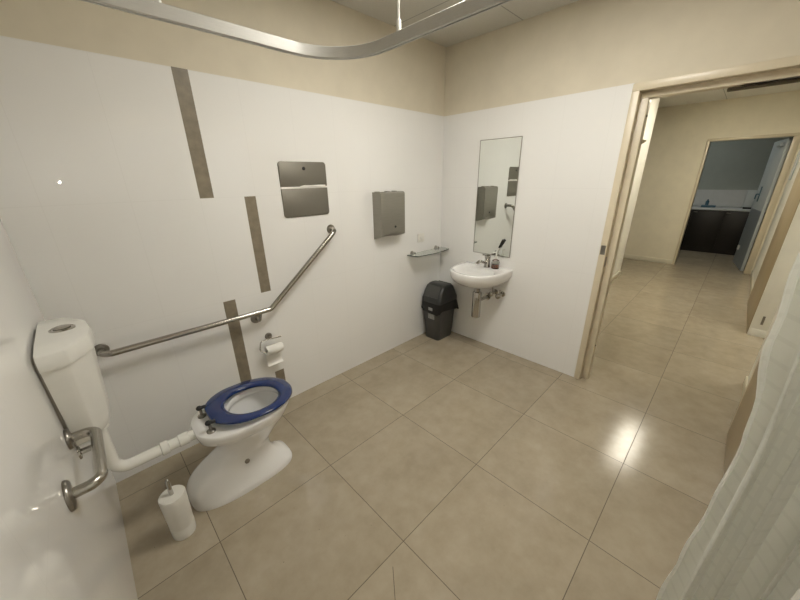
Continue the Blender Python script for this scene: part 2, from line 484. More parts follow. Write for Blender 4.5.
bm = boxes(((XE + .66, DY1 + .0425, 1.10), (XE + .71, DY1 + .052, 1.34), .003)); add_tube(bm, fillet([(XE + .685, DY1 + .05, 1.22), (XE + .685, DY1 + .085, 1.22), (XE + .685, DY1 + .085, 1.14)], .015), .009)
obj('door_handle', bm, M['bluebottle'], d2)
obj('door_closer', boxes(((XE + .25, DY1 + .0425, 1.93), (XE + .50, DY1 + .085, 1.98), .006)), M['greydoor'], d2, 40)
obj('door_buffer', boxes(((XE + .76, DY1 + .0455, .26), (XE + .83, DY1 + .070, .34), .01)), M['plastic'], d2, 40)
for o_ in [d2] + list(d2.children):
    if o_ is d2 or True:
        pv = Vector((XE + .135, DY1 + .004, 0)); R8 = Matrix.Rotation(math.radians(8), 4, 'Z')
        for v in o_.data.vertices: v.co = R8 @ (v.co - pv) + pv
nf = thing('notice_frame', 'thin grey framed white notice on the corridor right wall', 'notice', (4.6, -2.46, 1.5))
bm = bm_new()
for lo, hi in (((4.45, -2.457, 1.46), (4.75, -2.448, 1.475)), ((4.45, -2.457, 1.885), (4.75, -2.448, 1.90)), ((4.45, -2.457, 1.475), (4.465, -2.448, 1.885)), ((4.735, -2.457, 1.475), (4.75, -2.448, 1.885))):
    add_box(bm, lo, hi, .002)
obj('frame', bm, M['greydoor'], nf, 40)
obj('sheet', boxes(((4.465, -2.4585, 1.475), (4.735, -2.453, 1.885))), M['paper'], nf, 0)

# ------------------------------------------------------------------ ceiling lights
def panel(name, label, cx, cy, lx, ly, z, mat):
    t = thing(name, label, 'ceiling light', (cx, cy, z))
    bm = bm_new(); w = .018
    x0, x1, y0, y1 = cx - lx / 2, cx + lx / 2, cy - ly / 2, cy + ly / 2
    for lo, hi in (((x0 - w, y0 - w, z - .014), (x1 + w, y0, z)), ((x0 - w, y1, z - .014), (x1 + w, y1 + w, z)), ((x0 - w, y0, z - .014), (x0, y1, z)), ((x1, y0, z - .014), (x1 + w, y1, z))):
        add_box(bm, lo, hi, .002)
    obj('frame', bm, M['plastic'], t, 40)
    obj('diffuser', boxes(((x0, y0, z - .009), (x1, y1, z - .001))), mat, t, 0)
    return t
panel('ceiling_light', 'flat square white light panel on the bathroom ceiling', -1.25, -1.30, .60, .60, HC, M['lamp'])
panel('ceiling_light', 'long flat white light panel on the corridor ceiling beyond the doorway', 2.95, -1.68, 1.10, .30, HH, M['lamp2'])
panel('ceiling_light', 'dim bluish light panel on the ceiling of the far kitchenette', 6.1, -1.2, .6, .6, HH, M['lamp3'])

panel('ceiling_light', 'square white light panel on the ceiling of the side room off the corridor', 1.45, -3.1, .6, .6, HH, M['lamp4'])

# ------------------------------------------------------------------ toilet pan
TY = -.452
def outline(xb, xf, hw, nb, nf, tb=0., z=0., n=56, cy=TY):
    cx = (xb + xf) / 2 if True else 0; a = (xf - xb) / 2; out = []
    for k in range(n):
        t = 2 * PI * k / n; c, s = math.cos(t), math.sin(t)
        e = 2 / (nf if c > 0 else nb)
        x = cx + a * math.copysign(abs(c) ** e, c)
        y = hw * math.copysign(abs(s) ** e, s)
        if c < 0: y *= 1 - tb * abs(c) ** 1.2
        out.append(Vector((x, cy + y, z)))
    return out
toilet = thing('toilet', 'white floor-mounted toilet pan with a dark blue seat', 'toilet', (-2.3, TY, 0))
lev = [  # z, back, front, half width, n back, n front, back taper
    (0.000, -2.556, -2.028, .132, 3.0, 3.4, .16), (.014, -2.559, -2.027, .132, 3.0, 3.4, .16), (.030, -2.562, -2.034, .127, 2.9, 3.2, .14),
    (.050, -2.563, -2.062, .119, 2.8, 2.7, .12), (.075, -2.563, -2.095, .111, 2.7, 2.4, .08), (.110, -2.556, -2.118, .104, 2.6, 2.2, .05),
    (.140, -2.540, -2.128, .099, 2.5, 2.1, .05), (.165, -2.515, -2.130, .096, 2.4, 2.1, .05), (.186, -2.482, -2.128, .094, 2.3, 2.1, .04),
    (.203, -2.445, -2.124, .095, 2.2, 2.1, .03), (.218, -2.410, -2.116, .098, 2.2, 2.1, .02), (.236, -2.386, -2.104, .105, 2.2, 2.1, .02),
    (.262, -2.376, -2.086, .115, 2.2, 2.1, .04), (.300, -2.374, -2.056, .132, 2.2, 2.1, .06), (.332, -2.380, -2.028, .148, 2.3, 2.1, .10), (.354, -2.392, -2.008, .160, 2.5, 2.1, .20),
    (.366, -2.432, -2.000, .168, 3.2, 2.1, .30), (.372, -2.456, -1.994, .173, 4.2, 2.1, .36), (.398, -2.463, -1.982, .178, 4.6, 2.1, .40),
    (.424, -2.464, -1.974, .182, 4.6, 2.1, .40), (.430, -2.459, -1.978, .178, 4.6, 2.1, .40),
    # over the rim and down into the bowl
    (.430, -2.300, -2.020, .132, 2.1, 2.1, 0.), (.420, -2.294, -2.027, .127, 2.1, 2.1, 0.), (.396, -2.294, -2.027, .127, 2.1, 2.1, 0.),
    (.390, -2.304, -2.018, .137, 2.1, 2.1, 0.), (.375, -2.304, -2.022, .134, 2.1, 2.1, 0.), (.330, -2.296, -2.045, .116, 2.1, 2.1, 0.),
    (.280, -2.280, -2.085, .090, 2.1, 2.1, 0.), (.240, -2.265, -2.125, .062, 2.1, 2.1, 0.), (.215, -2.245, -2.150, .042, 2.1, 2.1, 0.)]
rings = [outline(b_, f_, h_, nb_, nf_, tb_, z_) for z_, b_, f_, h_, nb_, nf_, tb_ in lev]
bm = bm_new(); add_loft(bm, rings)
pan = obj('pan', bm, M['porcelain'], toilet, 60)
# little access cap on the side of the pan
bm = bm_new(); add_lathe(bm, [(.013, -.01), (.013, .004), (.009, .007)], (-2.285, TY - .094, .165), (0, -1, .2), 16)
obj('bolt_cap', bm, M['darksteel'], pan)
# seat ring
def seat_outline(grow, z, inner=False):
    if inner: return outline(-2.310 - grow, -2.043 + grow, .122 + grow, 2.15, 2.1, 0., z, 72, TY - .015)
    return outline(-2.390 - grow, -1.962 + grow, .183 + grow, 4.2, 2.15, .38, z, 72, TY - .001)
sr = [seat_outline(-.006, .437), seat_outline(0, .442), seat_outline(0, .450), seat_outline(-.005, .4540), seat_outline(-.014, .45405), seat_outline(-.028, .460)]
si = [seat_outline(.016, .460, True), seat_outline(.006, .4565, True), seat_outline(0, .452, True), seat_outline(0, .442, True), seat_outline(.004, .437, True)]
for ring in sr + si:                      # the hinges hold the back of the seat a little higher
    for p in ring: p.z += .027 * max(0, (-1.965 - p.x) / .42)
bm = bm_new(); vr = add_loft(bm, sr + si, False, False)
for i in range(72):
    j = (i + 1) % 72; bm.faces.new((vr[-1][i], vr[-1][j], vr[0][j], vr[0][i]))
seat = obj('seat', bm, M['blue'], toilet, 60)
for yy in (-.378, -.530):
    bm = bm_new()
    add_lathe(bm, [(.020, .4302), (.020, .436), (.016, .440), (.007, .442), (.007, .482)], (-2.402, yy, 0), n=20)
    hg = obj('hinge', bm, M['darksteel'], toilet)
    bm = bm_new(); add_tube(bm, [(-2.408, yy, .482), (-2.376, yy, .478)], .009, 12); add_sphere(bm, (-2.406, yy, .482), (.014, .013, .013)); obj('hinge_cap', bm, M['black'], hg)

# ------------------------------------------------------------------ cistern with flush pipe
cis = thing('cistern', 'white wall-hung plastic cistern with chrome flush button and white pipe', 'cistern', (-2.82, TY, .66))
def cplan(s, d, z, rnd=1.):
    """hexagonal plan: straight at the wall, chamfered sides, bowed front"""
    x0 = -2.812; pts = [(x0, .205 * s), (x0 + .070 * d, .196 * s), (x0 + .128 * d, .100 * s), (x0 + .137 * d, 0), (x0 + .128 * d, -.100 * s), (x0 + .070 * d, -.196 * s), (x0, -.205 * s)]
    # smooth the plan with corner cutting
    for kk in (.10, .25):
        q = [pts[0]]
        for a, c in zip(pts, pts[1:]):
            q += [(a[0] * (1 - kk) + c[0] * kk, a[1] * (1 - kk) + c[1] * kk), (a[0] * kk + c[0] * (1 - kk), a[1] * kk + c[1] * (1 - kk))]
        q.append(pts[-1]); pts = q
    return [Vector((x, TY + y, z)) for x, y in pts]
bm = bm_new()
add_loft(bm, [cplan(.58, .60, .668), cplan(.68, .68, .672), cplan(.76, .75, .688), cplan(.80, .81, .725), cplan(.83, .85, .800), cplan(.88, .88, .85), cplan(.97, .97, 1.0), cplan(.97, .97, 1.012)])
obj('tank', bm, M['plastic'], cis, 35)
bm = bm_new()
add_loft(bm, [cplan(1.0, 1.03, 1.006), cplan(1.01, 1.04, 1.012), cplan(1.0, 1.03, 1.046), cplan(.97, 1.0, 1.058), cplan(.9, .93, 1.064), cplan(.5, .6, 1.069)])
obj('lid', bm, M['plastic'], cis, 35)
bm = bm_new(); add_lathe(bm, [(.036, 1.064), (.036, 1.071), (.031, 1.074), (.030, 1.072)], (-2.745, TY + .01, 0), n=28)
fb = obj('flush_button', bm, M['chrome'], cis)
bm = bm_new(); add_lathe(bm, [(.024, 1.070), (.024, 1.076), (.020, 1.0775)], (-2.745, TY + .01, 0), n=24); obj('button_cap', bm, M['steel'], fb)
bm = bm_new(); add_loft(bm, [[Vector((-2.8205, TY + a, .865 + c)) for a, c in round_rect(.36, .36, .03)], [Vector((-2.8125, TY + a, .865 + c)) for a, c in round_rect(.36, .36, .03)]])
obj('back_plate', bm, M['darksteel'], cis)
bm = bm_new(); add_tube(bm, fillet([(-2.762, TY, .67), (-2.762, TY, .402), (-2.440, TY, .402)], .055, 10), .0245, 20)
pp_ = obj('flush_pipe', bm, M['plastic'], cis, 60)
bm = bm_new()
add_lathe(bm, [(.026, 0), (.031, .004), (.031, .030), (.026, .034)], (-2.60, TY, .402), (1, 0, 0), 24)
obj('pipe_collar', bm, M['plastic'], pp_); bm = bm_new()
add_lathe(bm, [(.025, -.03), (.029, -.026), (.029, .012), (.025, .014)], (-2.50, TY, .402), (1, 0, 0), 24)
obj('pipe_collar', bm, M['plastic'], pp_)
bm = bm_new(); add_lathe(bm, [(.032, .628), (.038, .632), (.038, .652), (.032, .656)], (-2.762, TY, 0), n=24); obj('pipe_nut', bm, M['plastic'], pp_)
bm = bm_new(); add_tube(bm, fillet([(-2.73, TY + .10, .665), (-2.73, TY + .10, .60), (-2.79, TY + .10, .56)], .02), .007, 10); obj('inlet_hose', bm, M['plasticmatt'], cis)

# stop valve on the wall below
sv = thing('stop_valve', 'small chrome stop valve on the wall below the cistern', 'valve', (-2.821, -.575, .62))
bm = bm_new(); add_lathe(bm, [(.026, 0), (.024, .006), (.011, .008), (.011, .05), (.014, .052), (.014, .068), (.009, .07)], (-2.8208, -.575, .635), (1, 0, 0), 20)
obj('body', bm, M['chrome'], sv)
bm = boxes(((-2.775, -.600, .655), (-2.760, -.550, .664), .003)); add_tube(bm, [(-2.767, -.575, .645), (-2.767, -.575, .660)], .006, 10); obj('handle', bm, M['steel'], sv)

# ------------------------------------------------------------------ grab bars
def flange(parent, c, axis, r=.040):
    bm = bm_new(); add_lathe(bm, [(r, .0008), (r, .006), (r * .93, .010), (r * .62, .012), (r * .5, .013)], c, axis, 28); return obj('flange', bm, M['darksteel'], parent)
g1 = thing('grab_bar', 'long angled stainless steel grab bar on the wall beside the toilet', 'grab bar', (-1.845, 0, .78))
bm = bm_new(); yb = -.085
pts = [(-2.676, 0, .785), (-2.676, yb, .785), (-1.845, yb, .782), (-1.335, yb, 1.222), (-1.318, -.02, 1.222), (-1.312, 0, 1.224)]
path = fillet([(-2.682, -.004, .785), (-2.682, yb, .785), (-1.85, yb, .780), (-1.306, yb, 1.225), (-1.292, -.004, 1.223)], .045, 8)
add_tube(bm, path, .016, 18); obj('bar', bm, M['steel'], g1, 60)
flange(g1, (-2.682, 0, .785), (0, -1, 0), .032); flange(g1, (-1.292, 0, 1.223), (0, -1, 0), .033); flange(g1, (-1.925, 0, .715), (0, -1, 0), .034)
bm = bm_new(); add_tube(bm, fillet([(-1.925, -.004, .715), (-1.925, -.07, .715), (-1.920, yb, .772)], .02), .009, 12); obj('support_stem', bm, M['steel'], g1)
g2 = thing('grab_bar', 'short stainless steel grab bar on the near wall below the cistern', 'grab bar', (-2.821, -.80, .755))
bm = bm_new(); add_tube(bm, fillet([(-2.817, -.657, .752), (-2.748, -.657, .752), (-2.748, -.965, .762), (-2.817, -.965, .762)], .04, 8), .0155, 18); obj('bar', bm, M['steel'], g2, 60)
flange(g2, (-2.821, -.657, .752), (1, 0, 0), .036); flange(g2, (-2.821, -.965, .762), (1, 0, 0), .044)

# ------------------------------------------------------------------ toilet brush
tb = thing('toilet_brush', 'white toilet brush in its holder on the floor beside the toilet', 'toilet brush', (-2.635, -.575, 0))
bx, by = -2.617, -.574
bm = bm_new(); add_lathe(bm, [(.044, 0), (.046, .004), (.047, .02), (.052, .20), (.0525, .236), (.050, .240), (.046, .241), (.010, .243)], (bx, by, 0), n=32)
obj('holder', bm, M['plasticmatt'], tb, 40)
bm = bm_new(); add_lathe(bm, [(.0475, .0), (.048, .002), (.0495, .055), (.0485, .058)], (bx, by, .0012), n=32, cap0=False, cap1=False)
obj('holder_base', bm, M['plastic'], tb)
bm = bm_new(); add_lathe(bm, [(.009, .238), (.009, .300), (.0085, .318), (.006, .326), (.002, .328)], (bx, by, 0), n=16); obj('brush_handle', bm, M['chrome'], tb)

# ------------------------------------------------------------------ toilet paper
hp = thing('toilet_roll_holder', 'chrome wire toilet roll holder on the wall above the seat', 'paper holder', (-1.865, 0, .56))
bm = bm_new(); add_lathe(bm, [(.024, .0008), (.024, .008), (.020, .013), (.008, .014), (.008, .040)], (-1.866, 0, .562), (0, -1, 0), 24); obj('flange', bm, M['darksteel'], hp)
bm = bm_new(); add_tube(bm, fillet([(-1.795, -.040, .548), (-1.935, -.040, .560), (-1.955, -.050, .500), (-1.930, -.062, .482), (-1.800, -.062, .482)], .018), .004, 10); obj('wire_arm', bm, M['steel'], hp)
bm = bm_new(); add_lathe(bm, [(.012, 0), (.029, 0), (.0305, .003), (.0305, .107), (.029, .11), (.012, .11)], (-1.917, -.062, .487), (1, 0, 0), 32, False, False)
# close the core
rp = obj('toilet_paper_roll', bm, M['paper'], None, 40); tag(rp, 'white toilet paper roll hanging on the chrome wire holder', 'toilet paper')
bm = bm_new(); rings = []
for z, y in ((.487, -.0310), (.45, -.0315), (.40, -.0322), (.375, -.034), (.364, -.041), (.360, -.050), (.364, -.056)):
    rings.append([Vector((-1.915 + .106 * k / 6, y - .0004 * math.sin(k * 1.3), z + .004 * (k / 6 - .5))) for k in range(7)] + [Vector((-1.915 + .106 * k / 6, y - .0016 - .0004 * math.sin(k * 1.3), z + .004 * (k / 6 - .5))) for k in range(6, -1, -1)])
add_loft(bm, rings); obj('hanging_sheet', bm, M['paper'], rp, 60)

# ------------------------------------------------------------------ recessed seat cover dispenser
sd = thing('seat_cover_dispenser', 'square brushed steel recessed dispenser on the wall above the grab bar', 'dispenser', (-1.462, 0, 1.33))
def plate(x0, x1, z0, z1, r4, y0, y1):
    """plate with per-corner radii (tr, tl, bl, br)"""
    bm = bm_new()
    def ring(y, d):
        out = []
        for (cx, cz, sx, sz, a0), r in zip(((x1, z1, -1, -1, 0), (x0, z1, 1, -1, 90), (x0, z0, 1, 1, 180), (x1, z0, -1, 1, 270)), r4):
            r = max(r, .0015)
            for k in range(6):
                a = math.radians(a0 + 18 * k); out.append(Vector((cx + sx * (r + d) + r * math.cos(a), y, cz + sz * (r + d) + r * math.sin(a))))
        return out
    add_loft(bm, [ring(y0, 0), ring(y1 + .001, 0), ring(y1, .0012)]); return bm
obj('lower_panel', plate(-1.632, -1.293, 1.331, 1.5105, (.001, .001, .02, .02), -.0005, -.007), M['panelsteel'], sd, 40)
obj('upper_panel', plate(-1.632, -1.293, 1.522, 1.673, (.02, .02, .001, .001), -.0005, -.007), M['panelsteel'], sd, 40)
obj('slot', boxes(((-1.630, -.0066, 1.5108), (-1.295, -.0005, 1.5217))), M['paper'], sd, 0)
bm = bm_new(); add_lathe(bm, [(.011, .0065), (.011, .010), (.008, .011)], (-1.460, 0, 1.632), (0, -1, 0), 20); obj('lock', bm, M['black'], sd)
bm = bm_new(); rings = []
for x, z0, z1 in ((-1.50, 1.520, 1.524), (-1.47, 1.518, 1.529), (-1.42, 1.519, 1.528), (-1.36, 1.516, 1.530), (-1.31, 1.518, 1.5295)):
    rings.append([Vector((x, -.006, z0)), Vector((x, -.0115, z0 + .001)), Vector((x, -.0125, z1)), Vector((x, -.0085, z1))])
add_loft(bm, rings); obj('paper_edge', bm, M['paper'], sd, 30)

# ------------------------------------------------------------------ paper towel dispenser
pt = thing('paper_towel_dispenser', 'grey steel box paper towel dispenser left of the corner mirror', 'dispenser', (-.752, 0, 1.10))
X0, X1, Z0, Z1, DY = -.883, -.622, 1.098, 1.462, -.105
bm = bm_new(); rings = []
prof = [(-.0008, 1.092), (-.0008, Z1), (-.088, Z1 + .001), (DY + .004, Z1 - .006), (DY, Z1 - .018), (DY + .001, 1.130), (DY + .004, 1.122)]
NX = 12
for i in range(NX + 1):
    u = i / NX; x = X0 + (X1 - X0) * u
    lift = .022 * max(0, math.sin(PI * min(1, max(0, (u - .06) / .88)))) ** .6
    rings.append([Vector((x, y, z + (lift if k in (5, 6) else (lift * .4 if k == 0 else 0)))) for k, (y, z) in enumerate(prof)])
add_loft(bm, rings); obj('casing', bm, M['dispsteel'], pt, 30)
bm = bm_new(); add_lathe(bm, [(.009, .0), (.009, .003), (.006, .004)], (-.735, DY, 1.19), (0, -1, 0), 16); obj('lock', bm, M['black'], pt)
for x in (-.865, -.76, -.68):
    obj('top_clip', boxes(((x - .012, -.06, Z1), (x + .012, -.02, Z1 + .006), .002)), M['dispsteel'], pt, 40)

# ------------------------------------------------------------------ socket plate
sp = thing('wall_plate', 'small white wall plate between the towel dispenser and the corner', 'wall plate', (-.308, 0, 1.03))
obj('plate', boxes(((-.352, -.009, .990), (-.264, -.0008, 1.072), .003)), M['plasticmatt'], sp, 40)
obj('rocker', boxes(((-.320, -.013, 1.02), (-.296, -.0085, 1.046), .002)), M['plastic'], sp, 40)

# ------------------------------------------------------------------ glass shelf
gs = thing('glass_shelf', 'narrow curved glass shelf on two chrome brackets above the bin', 'shelf', (-.25, 0, .895))
bm = bm_new(); out = []
x0, x1 = -.510, -.006
for k in range(25):
    u = k / 24; e = min(u, 1 - u)
    out.append((x0 + (x1 - x0) * u, -.018 - .105 * min(1, e / .02) ** .5 - .036 * math.sin(PI * u)))
ring = [(x0, -.018)] + out + [(x1, -.018)]
add_loft(bm, [[Vector((x, y, .893)) for x, y in ring], [Vector((x, y, .901)) for x, y in ring]])
gp = obj('glass_plate', bm, M['glass'], gs, 30)
bm = bm_new(); add_tube(bm, [(x, y - .0012, .897) for x, y in out], 0, profile=[(-.0012, -.0038), (-.0012, .0038), (.0008, .0038), (.0008, -.0038)], upv=(0, 0, 1)); obj('edge_band', bm, M['glassedge'], gp, 30)
for x in (-.435, -.085):
    bm = bm_new(); add_lathe(bm, [(.020, .0008), (.020, .012), (.014, .020), (.014, .042), (.010, .046)], (x, 0, .905), (0, -1, 0), 20)
    obj('bracket', bm, M['chrome'], gs)

# ------------------------------------------------------------------ mirror
mi = thing('mirror', 'tall frameless mirror above the basin', 'mirror', (0, -.585, .90))
my0, my1, mz0, mz1 = -.768, -.397, .902, 1.852
obj('glass', boxes(((-.0065, my0 + .005, mz0 + .005), (-.0008, my1 - .005, mz1 - .005))), M['mirror'], mi, 0)
bm = bm_new()
for lo, hi in (((-.008, my0, mz0), (-.0008, my1, mz0 + .005)), ((-.008, my0, mz1 - .005), (-.0008, my1, mz1)), ((-.008, my0, mz0 + .005), (-.0008, my0 + .005, mz1 - .005)), ((-.008, my1 - .005, mz0 + .005), (-.0008, my1, mz1 - .005))):
    add_box(bm, lo, hi, .001)
obj('edge', bm, M['darksteel'], mi, 40)

# ------------------------------------------------------------------ wash basin
BY = -.566
wbn = thing('wash_basin', 'white wall-hung wash basin below the mirror', 'basin', (0, BY, .70))
def bplan(d, hw, z, back=-.0008, n=48, x_c=0.0):
    """D shaped plan: flat at the wall, rounded to the front; d = projection, hw = half width"""
    out = []
    for k in range(n + 1):
        t = -PI / 2 + PI * k / n
        c, s = math.cos(t), math.sin(t)
        x = -(abs(c) ** .66) * d
        y = hw * math.copysign(abs(s) ** .80, s)
        out.append(Vector((min(back, x), BY + y, z)))
    return out
bm = bm_new()
def iplan(cx, cy, a, c_, z, n=49):
    return [Vector((cx - a * math.cos(-PI / 2 + PI * k / (n - 1) if False else 2 * PI * k / n), BY + cy + c_ * math.sin(2 * PI * k / n), z)) for k in range(n)]
outer = [bplan(.20, .10, .640), bplan(.28, .15, .650), bplan(.345, .190, .675), bplan(.395, .218, .708), bplan(.412, .230, .730), bplan(.420, .237, .742), bplan(.427, .243, .786), bplan(.424, .242, .796), bplan(.416, .236, .801)]
vr = add_loft(bm, outer, True, False)
# deck and bowl: bowl ring count equals the D ring count so they can be bridged after re-indexing
top = vr[-1]; nn = len(top)
def bowl_ring(cx, a, c_, z):
    out = []
    for p in outer[-1]:
        ang = math.atan2((p.y - BY) / .236, -(p.x + .20) / .21)
        out.append(Vector((cx - a * math.cos(ang), BY + c_ * math.sin(ang), z)))
    return out
def strip_between(bm, A, B):
    for i in range(len(A)):
        j = (i + 1) % len(A)
        bm.faces.new((A[i], A[j], B[j], B[i]))
prev = top
for cx, a, c_, z in ((-.245, .148, .192, .800), (-.245, .140, .184, .792), (-.243, .130, .172, .765), (-.238, .110, .148, .72), (-.232, .075, .105, .692), (-.228, .035, .045, .682)):
    ring = [bm.verts.new(p) for p in bowl_ring(cx, a, c_, z)]
    strip_between(bm, prev, ring); prev = ring
bm.faces.new(prev)
obj('bowl', bm, M['porcelain'], wbn, 50)
bm = bm_new(); add_lathe(bm, [(.012, 0), (.012, .010), (.008, .011)], (-.110, -.574, .772), (-1, 0, .35), 16); obj('overflow', bm, M['black'], wbn)
bm = bm_new(); add_lathe(bm, [(.022, 0), (.022, .004), (.012, .005)], (-.228, BY, .6825), n=20); obj('drain', bm, M['chrome'], wbn)

tp = thing('basin_mixer_tap', 'chrome mixer tap at the back of the wash basin', 'tap', (-.062, -.590, .80))
tx, ty = -.062, -.588
bm = bm_new(); add_lathe(bm, [(.030, .801), (.030, .808), (.026, .814), (.025, .868), (.021, .874)], (tx, ty, 0), n=24); obj('body', bm, M['chrome'], tp)
bm = bm_new(); add_tube(bm, fillet([(tx, ty, .835), (tx - .105, ty + .020, .868), (tx - .140, ty + .026, .846)], .03), [.015] * 3 + [.0125] * 8 if False else .0145, 14); obj('spout', bm, M['chrome'], tp)
bm = bm_new(); add_lathe(bm, [(.022, .875), (.026, .880), (.025, .905), (.015, .912)], (tx, ty, 0), n=24); add_tube(bm, [(tx, ty, .893), (tx + .01, ty, .905), (tx - .055, ty + .02, .918)], [.006, .006, .005], 10); obj('lever', bm, M['chrome'], tp)
so = thing('soap_bottle', 'clear pump bottle of soap standing beside the mixer tap', 'soap bottle', (-.062, -.665, .80))
sx, sy = -.062, -.668
bm = bm_new(); add_lathe(bm, [(.030, .802), (.034, .805), (.034, .860), (.030, .875), (.014, .884), (.013, .895)], (sx, sy, 0), n=24); obj('bottle', bm, M['clear'], so)
bm = bm_new(); add_lathe(bm, [(.028, .8055), (.031, .808), (.031, .838), (.030, .839)], (sx, sy, 0), n=24); obj('liquid', bm, M['soap'], so)
bm = bm_new(); add_lathe(bm, [(.016, .890), (.016, .908), (.006, .910), (.006, .942)], (sx, sy, 0), n=16); add_tube(bm, fillet([(sx, sy, .935), (sx, sy, .950), (sx - .045, sy + .01, .945)], .008), .006, 10); obj('pump', bm, M['plastic'], so)
dbr = thing('nail_brush', 'slim dark headed brush leaning up in front of the mirror foot', 'brush', (-.014, -.615, .80))
bm = bm_new(); add_tube(bm, [(-.014, -.615, .8025), (-.016, -.640, .90), (-.018, -.668, .985)], [.006, .005, .005], 10); obj('handle', bm, M['plastic'], dbr)
bm = bm_new(); add_tube(bm, [(-.018, -.666, .980), (-.020, -.700, 1.050)], [.008, .012], 10); obj('head', bm, M['black'], dbr)

# trap and stop taps below the basin
bt = thing('bottle_trap', 'chrome waste trap hanging under the wash basin', 'waste trap', (-.17, BY, .40))
bm = bm_new(); add_lathe(bm, [(.020, .345), (.037, .349), (.040, .356), (.040, .585), (.038, .592), (.026, .596), (.026, .641)], (-.185, -.582, 0), n=24); obj('bottle', bm, M['chrome'], bt)
bm = bm_new(); add_tube(bm, [(-.185, -.582, .50), (-.02, -.582, .50)], .017, 16); add_lathe(bm, [(.035, .0008), (.033, .008), (.018, .010)], (0, -.582, .50), (-1, 0, 0), 20); obj('outlet_pipe', bm, M['chrome'], bt)
for lab, yy, zz in (('chrome angle valve under the basin, nearer the waste trap', -.662, .565), ('chrome angle valve under the basin, farther right of the waste trap', -.735, .560)):
    v = thing('angle_valve', lab, 'valve', (0, yy, zz))
    bm = bm_new(); add_lathe(bm, [(.026, .0008), (.024, .008), (.011, .010), (.011, .055), (.014, .057), (.014, .075)], (0, yy, zz), (-1, 0, 0), 18); add_tube(bm, [(-.05, yy, zz), (-.05, yy + .005, zz + .050)], .006, 10); obj('body', bm, M['chrome'], v)
    bm = bm_new(); add_lathe(bm, [(.022, .076), (.024, .080), (.024, .094), (.018, .098)], (0, yy, zz), (-1, 0, 0), 14); obj('handle', bm, M['steel'], v)
bm = bm_new(); add_tube(bm, fillet([(-.012, BY + .09, .50), (-.06, BY + .075, .52), (-.10, BY + .06, .655)], .03), .006, 10)
obj('supply_hose', bm, M['chrome'], wbn, 60)

# ------------------------------------------------------------------ swing bin
CX, CY = -.168, -.140
def rr(wx, wy, r, z, cx=CX, cy=CY):
    return [Vector((cx + a, cy + c, z)) for a, c in round_rect(wx, wy, r, 5)]
sb = thing('swing_bin', 'dark grey swing-top bin in the corner beside the basin', 'bin', (CX, CY, 0))
bm = bm_new(); add_loft(bm, [rr(.226, .176, .03, 0), rr(.232, .182, .03, .006), rr(.280, .226, .035, .37), rr(.284, .230, .036, .40)])
bd = obj('body', bm, M['bin'], sb, 50)
# tilted stickers lie on the body's sloping long side
def sticker(x0, x1, z0, z1):
    t = bm_new(); yy = lambda z: CY - (.156 + (.196 - .156) * (z - .006) / .364) / 2 - .0012
    add_loft(t, [[Vector((x0, yy(z0), z0)), Vector((x1, yy(z0), z0)), Vector((x1, yy(z1), z1)), Vector((x0, yy(z1), z1))], [Vector((x0, yy(z0) + .001, z0)), Vector((x1, yy(z0) + .001, z0)), Vector((x1, yy(z1) + .001, z1)), Vector((x0, yy(z1) + .001, z1))]])
    return t
t_ = bm_new(); xx = lambda z: CX - (.232 + (.280 - .232) * (z - .006) / .364) / 2 - .0012
def sticker_left(y0, y1, z0, z1):
    t = bm_new()
    add_loft(t, [[Vector((xx(z0), y0, z0)), Vector((xx(z0), y1, z0)), Vector((xx(z1), y1, z1)), Vector((xx(z1), y0, z1))], [Vector((xx(z0) + .001, y0, z0)), Vector((xx(z0) + .001, y1, z0)), Vector((xx(z1) + .001, y1, z1)), Vector((xx(z1) + .001, y0, z1))]])
    return t
obj('sticker', sticker_left(-.185, -.105, .228, .283), M['label'], bd, 0)
# bag: wavy skirt hanging over the rim
bm = bm_new(); rings = []
for z, g in ((.402, .0), (.408, .010), (.400, .018), (.35, .020), (.312, .026), (.306, .024)):
    r_ = rr(.284 + g, .230 + g, .036 + g / 2, z); out = []
    for k, p in enumerate(r_):
        a = 2 * PI * k / len(r_); lo_ = (.408 - z) / .08
        d = Vector((p.x - CX, p.y - CY, 0)).normalized()
        corner = max(0, math.cos(a + .70)) ** 8           # the loose end that sticks out to the right
        out.append(p + d * (.005 * math.sin(7 * a) * lo_ + .02 * corner * lo_) + Vector((0, 0, lo_ * (.014 * math.sin(3 * a + 1) + .006 * math.sin(9 * a)))))
    rings.append(out)
add_loft(bm, rings, False, False)
lin = obj('bin_bag', bm, M['bag'], None, 60); tag(lin, 'black plastic bag folded over the rim of the swing bin', 'bin bag')
so_ = lin.modifiers.new('thickness', 'SOLIDIFY'); so_.thickness = .0012; so_.offset = -1
# lid: rim, then a ridged roof running towards the room with a swinging flap on each slope
bm = bm_new()
add_loft(bm, [rr(.296, .242, .036, .404), rr(.298, .244, .036, .410), rr(.296, .242, .036, .440), rr(.288, .238, .036, .450), rr(.240, .230, .034, .505), rr(.176, .220, .030, .556), rr(.110, .206, .026, .573), rr(.055, .190, .02, .578)])
ld = obj('lid', bm, M['binlid'], sb, 35)
def flap(side):
    a = Vector((CX + side * .137, 0, .460)); c = Vector((CX + side * .070, 0, .5665))
    nrm = Vector((side * (c.z - a.z), 0, abs(c.x - a.x))).normalized()
    r1 = []; r2 = []
    for u, v in round_rect(.170, 1.0, .03, 4):
        vv = v + .5; q = a.lerp(c, min(1, max(0, vv)))
        p = Vector((q.x, CY + u * (1 - .05 * vv), q.z)); r1.append(p + nrm * .0015); r2.append(p + nrm * .010)
    return r1, r2
for sd_ in (-1, 1):
    bm = bm_new(); add_loft(bm, list(flap(sd_))); obj('flap', bm, M['bin'], ld, 30)
bm = sticker_left(-.180, -.130, .330, .362)
for v in bm.verts: v.co.x -= .0205
